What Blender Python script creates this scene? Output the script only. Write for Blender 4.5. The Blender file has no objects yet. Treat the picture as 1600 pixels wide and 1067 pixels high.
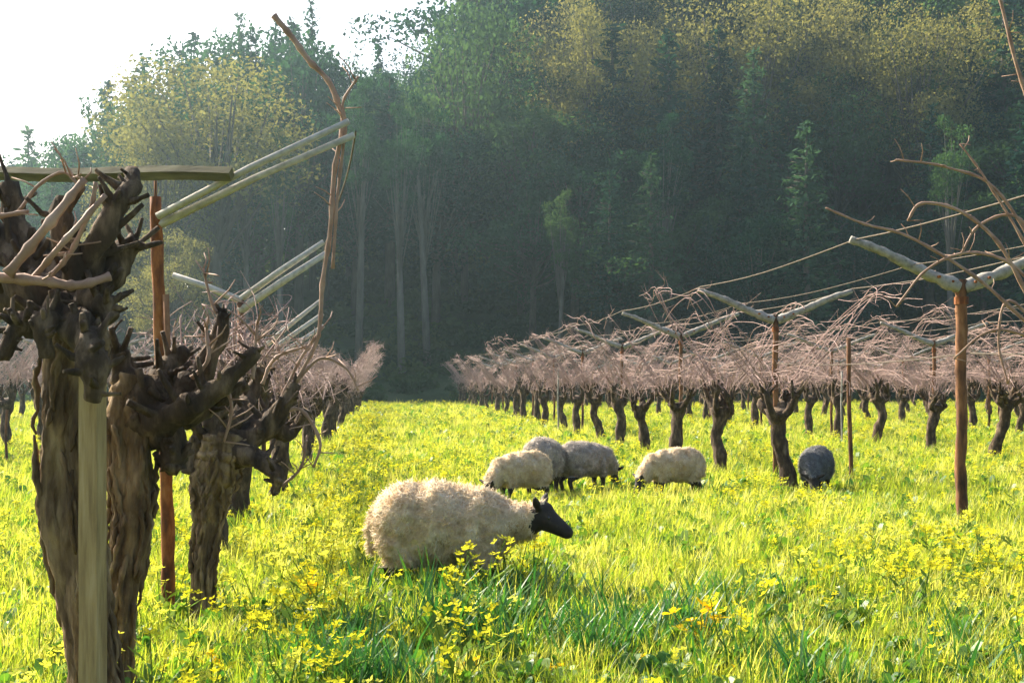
import bpy, bmesh, math, random
import numpy as np
from mathutils import Vector, noise, Matrix

R = math.radians
scn = bpy.context.scene
COL = scn.collection
random.seed(7)
rng = np.random.default_rng(7)

# ------------------------------------------------------------------ camera
CAM_H = 1.2
F = 2222.0                      # focal length in photograph pixels (1600 wide)
cam = bpy.data.cameras.new('camera')
cam.lens = 50.0
cam.sensor_width = 36.0
cam.shift_y = (600 - 533.5) / 1600.0
cam.clip_end = 2000
cam_o = bpy.data.objects.new('camera', cam)
COL.objects.link(cam_o)
cam_o.location = (0, 0, CAM_H)
cam_o.rotation_euler = (R(90), 0, 0)
scn.camera = cam_o

# ------------------------------------------------------------------ sky, sun, exposure
SUN_AZ = -48.0      # degrees, left of the viewing direction (+Y), i.e. behind the scene on the left
SUN_EL = 35.0
world = bpy.data.worlds.new('World')
scn.world = world
world.use_nodes = True
wn = world.node_tree
bg = wn.nodes['Background']
sky = wn.nodes.new('ShaderNodeTexSky')
sky.sky_type = 'NISHITA'
sky.sun_disc = False
sky.sun_elevation = R(SUN_EL)
sky.sun_rotation = R(SUN_AZ)
sky.air_density = 1.0
sky.dust_density = 4.0
sky.ozone_density = 1.0
wn.links.new(sky.outputs['Color'], bg.inputs['Color'])
bg.inputs['Strength'].default_value = 0.10
sl = bpy.data.lights.new('sun', 'SUN')
sl.energy = 5.0
sl.angle = R(0.6)
sl.color = (1.0, 0.90, 0.74)
so = bpy.data.objects.new('sun', sl)
COL.objects.link(so)
sd = Vector((math.sin(R(SUN_AZ)) * math.cos(R(SUN_EL)), math.cos(R(SUN_AZ)) * math.cos(R(SUN_EL)), math.sin(R(SUN_EL))))
so.rotation_euler = sd.to_track_quat('Z', 'Y').to_euler()
so.location = sd * 60
scn.view_settings.view_transform = 'Standard'
scn.view_settings.look = 'None'
scn.view_settings.exposure = 1.6
scn.view_settings.gamma = 1.0
scn.cycles.max_bounces = 5
scn.cycles.diffuse_bounces = 3
scn.cycles.adaptive_threshold = 0.02
scn.cycles.transparent_max_bounces = 8
scn.cycles.volume_bounces = 0
scn.cycles.use_denoising = True

# ------------------------------------------------------------------ helpers
VPX = -0.091                    # the vine rows run towards this slope x/y


def at(px, py, d):
    """world point that stands d metres ahead, seen at that place of the photograph"""
    return Vector(((px - 800) / F * d, d, CAM_H + (600 - py) / F * d))


def row_pt(u, d, z=0.0):
    return Vector((u + VPX * d, d, z))


def tag(o, label=None, cat=None, group=None, kind=None):
    if label: o['label'] = label
    if cat: o['category'] = cat
    if group: o['group'] = group
    if kind: o['kind'] = kind
    return o


def empty(name, loc=(0, 0, 0), rz=0.0):
    o = bpy.data.objects.new(name, None)
    COL.objects.link(o)
    o.location = loc
    o.rotation_euler = (0, 0, rz)
    o.empty_display_size = 0.1
    return o


NUM = ['first', 'second', 'third', 'fourth', 'fifth', 'sixth', 'seventh', 'eighth', 'ninth', 'tenth', 'eleventh', 'twelfth', 'thirteenth', 'fourteenth', 'fifteenth', 'sixteenth', 'seventeenth', 'eighteenth', 'nineteenth', 'twentieth', 'twenty-first', 'twenty-second', 'twenty-third', 'twenty-fourth', 'twenty-fifth', 'twenty-sixth', 'twenty-seventh', 'twenty-eighth']


class MB:
    """collects tubes, quads and boxes into one mesh"""
    def __init__(self):
        self.v = []; self.f = []

    def tube(self, pts, rad, sides=8, rough=0.0, freq=6.0, seed=0.0, cap=True, furrow=0.0):
        pts = [Vector(p) for p in pts]
        n = len(pts)
        base = len(self.v)
        t0 = (pts[1] - pts[0]).normalized()
        up = Vector((0, 0, 1)) if abs(t0.z) < 0.9 else Vector((1, 0, 0))
        a = t0.cross(up).normalized()
        for i, p in enumerate(pts):
            t = (pts[min(i + 1, n - 1)] - pts[max(i - 1, 0)])
            if t.length < 1e-6: t = t0
            t.normalize()
            a = (a - t * a.dot(t))
            if a.length < 1e-4: a = t.orthogonal()
            a.normalize()
            b = t.cross(a)
            r = rad[i] if hasattr(rad, '__len__') else rad
            for k in range(sides):
                w = 2 * math.pi * k / sides
                dr = (a * math.cos(w) + b * math.sin(w))
                rr = r
                if rough:
                    q = p + dr * r
                    rr *= 1 + rough * (noise.noise(Vector((q.x * freq + seed, q.y * freq, q.z * freq * .45)))
                                       + .6 * noise.noise(Vector((q.x * freq * 2.6, q.y * freq * 2.6 + seed, q.z * freq * 1.3))))
                if furrow:
                    tw = w + i * .035
                    fz = i * .16
                    rr *= 1 + furrow * (1 - 2.2 * abs(noise.noise(Vector((math.cos(tw) * 3.1 + seed, math.sin(tw) * 3.1, fz)))) - 1.4 * abs(noise.noise(Vector((math.cos(tw) * 7, math.sin(tw) * 7 + seed, fz * 1.7)))))
                self.v.append(p + dr * rr)
        for i in range(n - 1):
            for k in range(sides):
                k2 = (k + 1) % sides
                self.f.append((base + i * sides + k, base + i * sides + k2, base + (i + 1) * sides + k2, base + (i + 1) * sides + k))
        if cap:
            self.f.append(tuple(base + k for k in reversed(range(sides))))
            self.f.append(tuple(base + (n - 1) * sides + k for k in range(sides)))

    def bar(self, p0, p1, w, h, up=Vector((0, 0, 1))):
        p0 = Vector(p0); p1 = Vector(p1)
        t = (p1 - p0).normalized()
        s = t.cross(up).normalized() * (w / 2)
        u = s.cross(t).normalized() * (h / 2)
        b = len(self.v)
        for p in (p0, p1):
            for sx, sy in ((-1, -1), (1, -1), (1, 1), (-1, 1)):
                self.v.append(p + s * sx + u * sy)
        for q in ((0, 1, 2, 3), (7, 6, 5, 4), (0, 4, 5, 1), (1, 5, 6, 2), (2, 6, 7, 3), (3, 7, 4, 0)):
            self.f.append(tuple(b + i for i in q))

    def poly(self, pts):
        b = len(self.v)
        self.v.extend(Vector(p) for p in pts)
        self.f.append(tuple(range(b, b + len(pts))))

    def mesh(self, name, mat, smooth=True):
        me = bpy.data.meshes.new(name)
        me.from_pydata([tuple(v) for v in self.v], [], self.f)
        me.materials.append(mat)
        if smooth:
            me.polygons.foreach_set('use_smooth', [True] * len(me.polygons))
        me.update()
        return me

    def build(self, name, mat, parent=None, smooth=True):
        return obj(name, self.mesh(name, mat, smooth), parent)


def obj(name, me, parent=None):
    o = bpy.data.objects.new(name, me)
    COL.objects.link(o)
    if parent: o.parent = parent
    return o


def copy_tree(root, parent=None):
    c = root.copy()
    COL.objects.link(c)
    c.parent = parent
    for ch in list(root.children):
        copy_tree(ch, c)
    return c


def smooth_path(pts, n):
    """Catmull-Rom through points (any dimension tuples) -> n+1 samples"""
    P = [np.array(p, float) for p in pts]
    P = [2 * P[0] - P[1]] + P + [2 * P[-1] - P[-2]]
    out = []
    m = len(P) - 3
    for i in range(n + 1):
        t = i / n * m
        k = min(int(t), m - 1)
        t -= k
        a, b, c, d = P[k:k + 4]
        out.append(.5 * ((2 * b) + (c - a) * t + (2 * a - 5 * b + 4 * c - d) * t * t + (3 * b - a - 3 * c + d) * t ** 3))
    return out


# ------------------------------------------------------------------ materials
def new_mat(name):
    m = bpy.data.materials.new(name)
    m.use_nodes = True
    nt = m.node_tree
    for n in list(nt.nodes):
        nt.nodes.remove(n)
    out = nt.nodes.new('ShaderNodeOutputMaterial')
    return m, nt, out


def ramp(nt, fac, stops):
    r = nt.nodes.new('ShaderNodeValToRGB')
    el = r.color_ramp.elements
    while len(el) < len(stops): el.new(0.5)
    for e, (p, c) in zip(el, stops):
        e.position = p; e.color = (*c, 1)
    nt.links.new(fac, r.inputs['Fac'])
    return r.outputs['Color']


def noise_node(nt, scale, detail=4, stretch=(1, 1, 1), coord='Object', rough=.6):
    tc = nt.nodes.new('ShaderNodeTexCoord' if coord != 'Position' else 'ShaderNodeNewGeometry')
    mp = nt.nodes.new('ShaderNodeMapping')
    mp.inputs['Scale'].default_value = stretch
    nt.links.new(tc.outputs[coord], mp.inputs['Vector'])
    n = nt.nodes.new('ShaderNodeTexNoise')
    n.inputs['Scale'].default_value = scale
    n.inputs['Detail'].default_value = detail
    n.inputs['Roughness'].default_value = rough
    nt.links.new(mp.outputs['Vector'], n.inputs['Vector'])
    return n.outputs['Fac']


def surf_mat(name, stops, scale=8, stretch=(1, 1, 1), rough=.85, bump=0.0, bscale=None, bdist=.01, detail=5, coord='Object', spec=.3):
    m, nt, out = new_mat(name)
    b = nt.nodes.new('ShaderNodeBsdfPrincipled')
    b.inputs['Roughness'].default_value = rough
    b.inputs['Specular IOR Level'].default_value = spec
    f = noise_node(nt, scale, detail, stretch, coord)
    nt.links.new(ramp(nt, f, stops), b.inputs['Base Color'])
    if bump:
        f2 = noise_node(nt, bscale or scale * 2, 6, stretch, coord)
        bp = nt.nodes.new('ShaderNodeBump')
        bp.inputs['Strength'].default_value = bump
        bp.inputs['Distance'].default_value = bdist
        nt.links.new(f2, bp.inputs['Height'])
        nt.links.new(bp.outputs['Normal'], b.inputs['Normal'])
    nt.links.new(b.outputs['BSDF'], out.inputs['Surface'])
    return m


def leaf_mat(name, stops, trans=.5, tint=(1.25, 1.2, .6), scale=1.0, rnd=.6, coord='Object', gloss=0.0):
    """thin leaf: diffuse + translucent, colour varies from plant to plant and within it"""
    m, nt, out = new_mat(name)
    oi = nt.nodes.new('ShaderNodeObjectInfo')
    f = noise_node(nt, scale, 3, (1, 1, 1), coord)
    mx = nt.nodes.new('ShaderNodeMath'); mx.operation = 'MULTIPLY_ADD'
    mx.inputs[1].default_value = rnd
    a = nt.nodes.new('ShaderNodeMath'); a.operation = 'MULTIPLY'; a.inputs[1].default_value = 1 - rnd
    nt.links.new(f, a.inputs[0])
    nt.links.new(oi.outputs['Random'], mx.inputs[0]); nt.links.new(a.outputs[0], mx.inputs[2])
    c = ramp(nt, mx.outputs[0], stops)
    df = nt.nodes.new('ShaderNodeBsdfDiffuse')
    tr = nt.nodes.new('ShaderNodeBsdfTranslucent')
    nt.links.new(c, df.inputs['Color'])
    mul = nt.nodes.new('ShaderNodeMixRGB'); mul.blend_type = 'MULTIPLY'; mul.inputs['Fac'].default_value = 1
    mul.inputs['Color2'].default_value = (*tint, 1)
    nt.links.new(c, mul.inputs['Color1'])
    nt.links.new(mul.outputs['Color'], tr.inputs['Color'])
    ms = nt.nodes.new('ShaderNodeMixShader'); ms.inputs['Fac'].default_value = trans
    nt.links.new(df.outputs['BSDF'], ms.inputs[1]); nt.links.new(tr.outputs['BSDF'], ms.inputs[2])
    last = ms.outputs['Shader']
    if gloss:
        g = nt.nodes.new('ShaderNodeBsdfGlossy'); g.inputs['Roughness'].default_value = .45
        m2 = nt.nodes.new('ShaderNodeMixShader'); m2.inputs['Fac'].default_value = gloss
        nt.links.new(last, m2.inputs[1]); nt.links.new(g.outputs['BSDF'], m2.inputs[2])
        last = m2.outputs['Shader']
    nt.links.new(last, out.inputs['Surface'])
    return m


M = {}
M['bark'] = surf_mat('vine_bark', [(.28, (.035, .02, .010)), (.46, (.13, .082, .040)), (.6, (.27, .185, .095)), (.78, (.42, .32, .19))], 14, (1, 1, .28), .95, 1.0, 26, .02)
M['bark_dark'] = surf_mat('vine_bark_dark', [(.3, (.020, .013, .008)), (.5, (.066, .042, .024)), (.7, (.20, .14, .085))], 16, (1, 1, .4), .95, 1.0, 30, .02)
M['cane'] = surf_mat('cane', [(.3, (.20, .115, .075)), (.55, (.34, .215, .15)), (.8, (.46, .32, .24))], 9, (1, 1, 1), .7, .3, 40, .004)
M['cane_far'] = surf_mat('cane_pinkish', [(.3, (.21, .13, .11)), (.6, (.37, .25, .22)), (.85, (.51, .38, .34))], 3, (1, 1, 1), .75)
M['rust'] = surf_mat('rusty_steel', [(.32, (.05, .018, .009)), (.48, (.19, .06, .015)), (.58, (.32, .115, .03)), (.72, (.40, .20, .08))], 15, (1, 1, .35), .85, .6, 60, .004)
M['rust_brown'] = surf_mat('brown_weathered_post', [(.32, (.035, .018, .011)), (.47, (.12, .055, .026)), (.58, (.22, .10, .042)), (.72, (.32, .18, .09))], 11, (1, 1, .3), .9, .6, 50, .005)
M['stake'] = surf_mat('weathered_stake_wood', [(.3, (.19, .125, .05)), (.55, (.35, .25, .11)), (.8, (.48, .37, .2))], 12, (3, 3, .3), .85, .6, 30, .006)
M['greywood'] = surf_mat('grey_weathered_wood', [(.3, (.17, .155, .135)), (.5, (.31, .285, .245)), (.8, (.44, .405, .355))], 9, (2, 2, 2), 1, .5, 40, .005)
M['hazewood'] = surf_mat('hazy_weathered_wood', [(.3, (.30, .28, .24)), (.5, (.45, .42, .37)), (.8, (.58, .55, .49))], 9, (2, 2, 2), 1, .5, 40, .005)  # weathered wood, paled so the colour holds the haze over the left arms
M['board'] = surf_mat('mossy_board_wood', [(.3, (.06, .052, .025)), (.6, (.14, .125, .065)), (.85, (.24, .22, .13))], 8, (.5, 3, 3), .85, .5, 30, .005)
M['wire'] = surf_mat('dull_wire', [(.3, (.12, .10, .08)), (.8, (.20, .17, .14))], 20, rough=1, spec=.05)
M['soil'] = surf_mat('meadow_ground', [(.3, (.05, .07, .018)), (.5, (.10, .13, .03)), (.7, (.17, .17, .055))], .9, rough=1, bump=.6, bscale=5, bdist=.06, spec=.1)
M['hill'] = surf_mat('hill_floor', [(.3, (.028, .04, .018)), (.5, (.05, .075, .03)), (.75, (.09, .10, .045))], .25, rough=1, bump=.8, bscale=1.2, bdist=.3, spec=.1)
M['grass'] = leaf_mat('grass_blade', [(.2, (.10, .19, .02)), (.4, (.24, .33, .03)), (.56, (.42, .45, .06)), (.76, (.64, .60, .24))], .6, (1.25, 1.2, .6), .42, .42, 'Position', gloss=.02)
M['broad'] = leaf_mat('broad_leaf', [(.1, (.04, .13, .025)), (.5, (.09, .20, .03)), (.9, (.20, .30, .035))], .45, (1.1, 1.2, .6), 2, .7, gloss=.03)
M['strap'] = leaf_mat('shade_strap_leaf', [(.1, (.03, .12, .03)), (.5, (.065, .18, .034)), (.9, (.12, .25, .035))], .4, (1.0, 1.2, .7), 2, .7, gloss=.04)  # dark green with the shade between the grass put into it
M['petal'] = leaf_mat('yellow_petal', [(.1, (.60, .52, .02)), (.5, (.68, .64, .04)), (.9, (.74, .74, .14))], .45, (1.05, 1.05, .7), 2, .7)
M['petal_gold'] = leaf_mat('golden_petal', [(.1, (.75, .46, .010)), (.5, (.82, .56, .015)), (.9, (.85, .66, .03))], .45, (1.05, 1.0, .6), 6, .5)
M['stemgreen'] = leaf_mat('flower_stem', [(.1, (.09, .17, .03)), (.9, (.20, .27, .05))], .3, (1.2, 1.2, .6), 2, .7)
M['conifer'] = leaf_mat('conifer_needles', [(.15, (.010, .038, .030)), (.5, (.024, .066, .047)), (.85, (.055, .105, .060))], .3, (1.1, 1.25, .7), .35, .75)
M['evergreen'] = leaf_mat('evergreen_leaves', [(.15, (.012, .046, .032)), (.5, (.034, .084, .048)), (.85, (.072, .122, .058))], .4, (1.2, 1.3, .6), .35, .75)
M['yellowtree'] = leaf_mat('sun_tinted_leaves', [(.1, (.10, .115, .05)), (.5, (.19, .192, .088)), (.9, (.30, .285, .14))], .45, (1.25, 1.15, .6), .35, .5)  # yellow leaf tone with the sunlight on the crowns put into it
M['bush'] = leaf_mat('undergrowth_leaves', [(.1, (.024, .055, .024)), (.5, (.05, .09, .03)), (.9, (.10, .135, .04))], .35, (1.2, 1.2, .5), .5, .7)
M['treebark'] = surf_mat('tree_bark', [(.3, (.05, .04, .03)), (.6, (.12, .10, .08)), (.85, (.2, .18, .15))], 3, (1, 1, .3), .95, .8, 6, .05)
M['palebark'] = surf_mat('pale_tree_bark', [(.3, (.08, .075, .06)), (.6, (.14, .13, .11)), (.85, (.22, .205, .18))], 3, (1, 1, .3), .9, .5, 6, .04)
M['wool'] = surf_mat('fleece_wool', [(.25, (.46, .30, .16)), (.5, (.68, .52, .34)), (.75, (.84, .73, .56))], 11, (1, 1, 1), 1, .9, 26, .02, spec=.05)
M['wool_grey'] = surf_mat('grey_fleece_wool', [(.25, (.24, .20, .17)), (.5, (.38, .34, .30)), (.75, (.55, .51, .47))], 11, (1, 1, 1), 1, .9, 26, .02, spec=.05)
M['wool_dark'] = surf_mat('dark_fleece_wool', [(.25, (.08, .083, .09)), (.5, (.15, .155, .165)), (.75, (.25, .255, .265))], 11, (1, 1, 1), 1, .9, 26, .02, spec=.05)
for nm_, st_ in (('wool', [(.25, (.56, .41, .26)), (.5, (.78, .66, .49)), (.75, (.90, .83, .71))]), ('wool_grey', [(.25, (.34, .29, .25)), (.5, (.52, .47, .42)), (.75, (.70, .65, .60))]),
                 ('wool_dark', [(.25, (.13, .13, .135)), (.5, (.23, .23, .235)), (.75, (.35, .35, .355))])):
    M[nm_ + '_lock'] = leaf_mat(nm_ + '_lock', st_, .42, (1.0, .97, .92), 12, 0.0)
M['face'] = surf_mat('dark_sheep_face', [(.3, (.014, .010, .008)), (.6, (.03, .021, .017)), (.85, (.075, .052, .04))], 30, (1, 1, 1), .7, .4, 120, .003)
M['eye'] = surf_mat('sheep_eye', [(.3, (.01, .008, .006)), (.8, (.03, .02, .01))], 20, rough=.15, spec=.6)

# ------------------------------------------------------------------ terrain


def smooth(a, b, x):
    t = np.clip((x - a) / (b - a), 0, 1)
    return t * t * (3 - 2 * t)


def hill_z(x, y):
    x = np.asarray(x, float); y = np.asarray(y, float)
    edge = 84 + 3 * np.sin(x * .11) + 2 * np.sin(x * .043 + 1)
    s = .12 + .42 * smooth(-48, 12, x)
    t = np.maximum(y - edge, 0)
    rise = s * (np.sqrt(t * t + 36) - 6)
    bump = .5 * np.sin(x * .21 + y * .13) + .35 * np.sin(x * .47 - y * .31)
    return rise + bump * smooth(0, 14, t)


def grid_mesh(name, x0, x1, y0, y1, nx, ny, zf, mat):
    xs = np.linspace(x0, x1, nx); ys = np.linspace(y0, y1, ny)
    X, Y = np.meshgrid(xs, ys)
    Z = zf(X, Y)
    v = np.stack([X, Y, Z], -1).reshape(-1, 3)
    i = np.arange((ny - 1) * nx).reshape(ny - 1, nx)[:, :-1].reshape(-1)
    f = np.stack([i, i + 1, i + nx + 1, i + nx], -1)
    me = bpy.data.meshes.new(name)
    me.from_pydata(v.tolist(), [], f.tolist())
    me.polygons.foreach_set('use_smooth', [True] * len(f))
    me.materials.append(mat)
    return me


g = obj('ground', grid_mesh('ground', -150, 150, -20, 205, 150, 112,
                            lambda x, y: -.02 + .02 * np.sin(x * .9) * np.sin(y * .7) - .6 * smooth(88, 94, y), M['soil']))
tag(g, 'green meadow floor under the flowering grass between the vine rows', 'ground', kind='structure')
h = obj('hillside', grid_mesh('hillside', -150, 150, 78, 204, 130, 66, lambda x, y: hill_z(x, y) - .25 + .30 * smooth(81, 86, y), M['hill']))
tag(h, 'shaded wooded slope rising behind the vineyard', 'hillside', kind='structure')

# ------------------------------------------------------------------ trees
def leaf_mesh(name, C, D, N, L, W, mat):
    """rhombic leaves: centres C, long axes D, normals N, half lengths L, half widths W (numpy)"""
    S = np.cross(D, N); S /= np.linalg.norm(S, axis=1, keepdims=True) + 1e-9
    n = len(C)
    v = np.empty((n, 4, 3))
    v[:, 0] = C - D * L[:, None]
    v[:, 1] = C + S * W[:, None]
    v[:, 2] = C + D * L[:, None]
    v[:, 3] = C - S * W[:, None]
    me = bpy.data.meshes.new(name)
    me.vertices.add(n * 4); me.loops.add(n * 4); me.polygons.add(n)
    me.vertices.foreach_set('co', v.reshape(-1))
    me.loops.foreach_set('vertex_index', np.arange(n * 4, dtype=np.int32))
    me.polygons.foreach_set('loop_start', np.arange(0, n * 4, 4, dtype=np.int32))
    me.update(calc_edges=True)
    me.materials.append(mat)
    return me


def unit(a):
    return a / (np.linalg.norm(a, axis=1, keepdims=True) + 1e-9)


def conifer(hh, rr, seed, lo=.22, mat='conifer'):
    r = np.random.default_rng(seed)
    tk = MB()
    tk.tube([(0, 0, -.6), (.05, 0, hh * .3), (-.05, .05, hh * .65), (0, 0, hh * .97)], [hh * .020, hh * .015, hh * .009, .02], 7, .1, 1)
    C = []; D = []; L = []; W = []
    z = hh * lo
    while z < hh * .985:
        t = (z - hh * lo) / (hh * (1 - lo))
        prof = (1 - t) ** .75 * (.55 + .45 * min(1, t * 5)) * rr + .12
        nb = 6 if t < .8 else 4
        for k in range(nb):
            a = r.uniform(0, 6.283)
            ln = prof * r.uniform(.55, 1.12)
            el = r.uniform(-.35, .12) + .45 * t
            dirv = np.array([math.cos(a) * math.cos(el), math.sin(a) * math.cos(el), math.sin(el)])
            base = np.array([0, 0, z])
            if k < 3 and ln > 1:
                tk.tube([base, base + dirv * ln * .8], [.05, .015], 4)
            m = max(3, int(ln * 5.5))
            for q in range(m):
                f = (q + r.uniform(.2, 1)) / m
                p = base + dirv * ln * f + np.array([r.normal(0, .13), r.normal(0, .13), -.16 * f * ln * .5 + r.normal(0, .1)])
                C.append(p)
                dd = dirv + r.normal(0, .55, 3) + np.array([0, 0, -.35])
                D.append(dd); s = r.uniform(.22, .46) * (1 - .35 * f)
                L.append(s); W.append(s * r.uniform(.28, .5))
        z += hh * .0175 * r.uniform(.7, 1.5)
    C = np.array(C); D = unit(np.array(D)); N = unit(r.normal(0, 1, C.shape) + np.array([0, 0, .6]))
    return tk.mesh('trunk', M['treebark']), leaf_mesh('crown', C, D, N, np.array(L), np.array(W), M[mat])


def broadleaf(hh, rr, seed, mat, bark='treebark', lo=.38, nclump=34, per=95, size=.2):
    r = np.random.default_rng(seed)
    tk = MB()
    lean = r.normal(0, .05, 2)
    top = np.array([lean[0] * hh, lean[1] * hh, hh * .8])
    tk.tube([(0, 0, -.6), (lean[0] * hh * .3, lean[1] * hh * .3, hh * .3), (lean[0] * hh * .6, lean[1] * hh * .6, hh * .55), tuple(top)],
            [hh * .022, hh * .017, hh * .012, .03], 7, .15, 1)
    C = []; D = []; L = []; W = []
    zc = hh * (lo + 1) / 2; hz = hh * (1 - lo) / 2
    for k in range(nclump):
        while True:
            q = r.uniform(-1, 1, 3)
            n = np.linalg.norm(q)
            if .35 < n < 1: break
        q = q * (.62 + .38 * n)
        wob = 1 + .22 * math.sin(3 * math.atan2(q[1], q[0]) + seed)
        c = np.array([q[0] * rr * wob + lean[0] * hh * .6, q[1] * rr * wob + lean[1] * hh * .6, zc + q[2] * hz])
        cr = rr * r.uniform(.2, .36)
        s0 = np.array([lean[0], lean[1], 1]) * hh * r.uniform(.32, .6)
        s0[:2] *= .6
        mid = (s0 + c) / 2 + np.array([0, 0, -.3])
        tk.tube([tuple(s0), tuple(mid), tuple(c)], [hh * (.007 if rr > 3 else .0035), hh * (.005 if rr > 3 else .0025), .015], 4)
        m = int(per * r.uniform(.6, 1.3))
        pts = unit(r.normal(0, 1, (m, 3))) * (r.uniform(.25, 1.05, (m, 1)) ** .6) * cr * np.array([1.15, 1.15, .75])
        C.append(c + pts); D.append(unit(r.normal(0, 1, (m, 3)) + np.array([0, 0, -.3])))
        ss = r.uniform(.7, 1.4, m) * size
        L.append(ss); W.append(ss * r.uniform(.4, .7, m))
    C = np.concatenate(C); D = np.concatenate(D); L = np.concatenate(L); W = np.concatenate(W)
    N = unit(r.normal(0, 1, C.shape) + np.array([0, 0, .7]))
    return tk.mesh('trunk', M[bark]), leaf_mesh('crown', C, D, N, L, W, M[mat])


PROTO = {
    'conifer': [(*conifer(18, 3.4, 11), 18), (*conifer(20, 3.9, 12, .3), 20), (*conifer(16, 3.0, 13, .15), 16), (*conifer(22, 3.8, 14, .35), 22)],
    'evergreen': [(*broadleaf(14, 4.4, 21, 'evergreen', nclump=44, per=190, size=.125), 14), (*broadleaf(15, 4.0, 22, 'evergreen', lo=.45, nclump=44, per=190, size=.125), 15), (*broadleaf(13, 4.8, 23, 'evergreen', lo=.28, nclump=44, per=190, size=.125), 13)],
    'yellow': [(*broadleaf(15, 4.8, 31, 'yellowtree', lo=.3, nclump=56, per=300, size=.085), 15), (*broadleaf(16, 4.2, 32, 'yellowtree', lo=.36, nclump=52, per=300, size=.085), 16)],
    'slender': [(*broadleaf(17, 2.6, 41, 'evergreen', 'palebark', lo=.62, nclump=26, per=190, size=.10), 17), (*broadleaf(16, 2.2, 42, 'yellowtree', 'palebark', lo=.6, nclump=15, per=60), 16)],
}
TREE_NAME = {'conifer': 'conifer_tree', 'evergreen': 'evergreen_tree', 'yellow': 'sun_tinted_tree', 'slender': 'slender_tree'}
tree_spots = []


def tree(kind, x, y, height, label, group=None, which=None, wide=1.0, rz=None):
    tr, cr, h0 = PROTO[kind][which if which is not None else random.randrange(len(PROTO[kind]))]
    s = height / h0
    o = empty(TREE_NAME[kind], (x, y, float(hill_z(x, y))), rz if rz is not None else random.uniform(0, 6.28))
    sw = s * wide
    for me, nm in ((tr, 'trunk'), (cr, 'crown')):
        c = obj(nm, me, o)
        c.scale = (sw, sw, s)
    tag(o, label, 'tree', group)
    tree_spots.append((x, y))
    return o


OUT = [(-400, 330), (-60, 290), (0, 245), (45, 195), (80, 240), (130, 190), (200, 108), (260, 62), (300, 45), (335, 75), (375, 15), (430, 30), (488, -5), (545, 95), (590, 55), (640, 85), (690, 20), (730, -60), (2200, -320)]


def sky_line(px):
    return float(np.interp(px, [p for p, _ in OUT], [q for _, q in OUT]))


def top_tree(kind, px, py, d, label, which=None, wide=1.0, group='trees along the skyline'):
    p = at(px, py, d)
    return tree(kind, p.x, d, p.z - float(hill_z(p.x, d)), label, group, which, wide)


top_tree('conifer', 45, 196, 112, 'small pointed conifer standing alone at the far left of the skyline', 2)
top_tree('evergreen', 2, 250, 110, 'low rounded tree at the left picture edge behind the vine head', 0)
top_tree('evergreen', 118, 200, 108, 'loose rounded tree just right of the lone small conifer', 1)
top_tree('conifer', 168, 118, 112, 'tree on the left skyline where the wood starts to climb', 0, .9)
top_tree('conifer', 225, 80, 110, 'spiky conifer at the left shoulder of the skyline', 2, .8)
top_tree('conifer', 303, 42, 115, 'pointed conifer whose tip rises just left of the tallest skyline group', 0, .8)
top_tree('conifer', 375, 12, 118, 'tall conifer left of the top cane against white sky', 1, .8)
top_tree('conifer', 430, 25, 116, 'conifer directly behind the top of the long cane', 3, .75)
top_tree('conifer', 488, -8, 112, 'tallest narrow conifer beside the gap of white sky', 3, .7)
top_tree('conifer', 592, 55, 128, 'small dark conifer tip inside the gap of white sky', 2, .7)
top_tree('evergreen', 640, 90, 126, 'low crown at the bottom of the gap of white sky', 0)
top_tree('conifer', 690, 12, 110, 'conifer at the right edge of the gap of white sky', 0, .8)
top_tree('conifer', 745, -50, 112, 'lacy conifer with sky between its branches right of the sky gap', 1, .8)
k = 0
for px, off, d, kd, wd in ((20, 30, 116, 'evergreen', .8), (95, 20, 118, 'evergreen', .7), (150, 40, 104, 'evergreen', .8), (192, 42, 106, 'evergreen', .8), (210, 10, 118, 'conifer', 1.0), (262, 30, 106, 'evergreen', .9),
                       (280, 12, 118, 'conifer', 1.1), (335, 4, 112, 'evergreen', .9), (352, 8, 120, 'conifer', 1.1), (405, 8, 110, 'evergreen', .9), (455, 6, 116, 'conifer', 1.1), (510, 40, 108, 'evergreen', .6),
                       (465, 20, 104, 'evergreen', .8), (545, 20, 112, 'evergreen', .6), (615, 36, 120, 'evergreen', .7), (570, 30, 116, 'evergreen', .6), (672, 40, 116, 'evergreen', .6), (735, 0, 118, 'conifer', .9), (725, 30, 104, 'evergreen', .6)):
    top_tree(kd, px, sky_line(px) + off, d, '%s of the skyline trees counted from the left picture edge, half hidden' % NUM[k], None, wd)
    k += 1
for k, px in enumerate((775, 815, 850, 905, 945, 985, 1040, 1085, 1130, 1215, 1320, 1380, 1475, 1530, 1585)):
    top_tree('conifer' if k % 3 else 'evergreen', px, -90 - 30 * (k % 3), 121 + 4 * (k % 2), '%s tall tree cut off by the top edge right of the sky gap' % NUM[k], None, 1.1)
top_tree('yellow', 340, 84, 92, 'broad rounded sunlit yellow green tree behind the left trellis', 0, 1.25)
top_tree('yellow', 245, 150, 90, 'pale yellow tree standing above the rusty left post', 1, .8)
top_tree('yellow', 270, 350, 82, 'small pale yellow tree seen right beside the rusty left post', 1, .9)
top_tree('yellow', 880, -10, 112, 'sunlit yellowish crown at the top right of the sky gap', 1, .9)  # yellow leaf colour from here on carries the sunlit band of treetops
top_tree('yellow', 1170, -30, 108, 'bright yellow crown at the top edge right of centre', 0, 1.0)
top_tree('yellow', 1270, -20, 116, 'second bright yellow crown at the top edge right of centre', 1, 1.0)
top_tree('yellow', 1430, 20, 104, 'olive yellow crown high in the upper right forest', 0, .9)
top_tree('yellow', 935, 10, 106, 'small olive gold crown below the top edge above the far vines', 0, .8)
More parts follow.
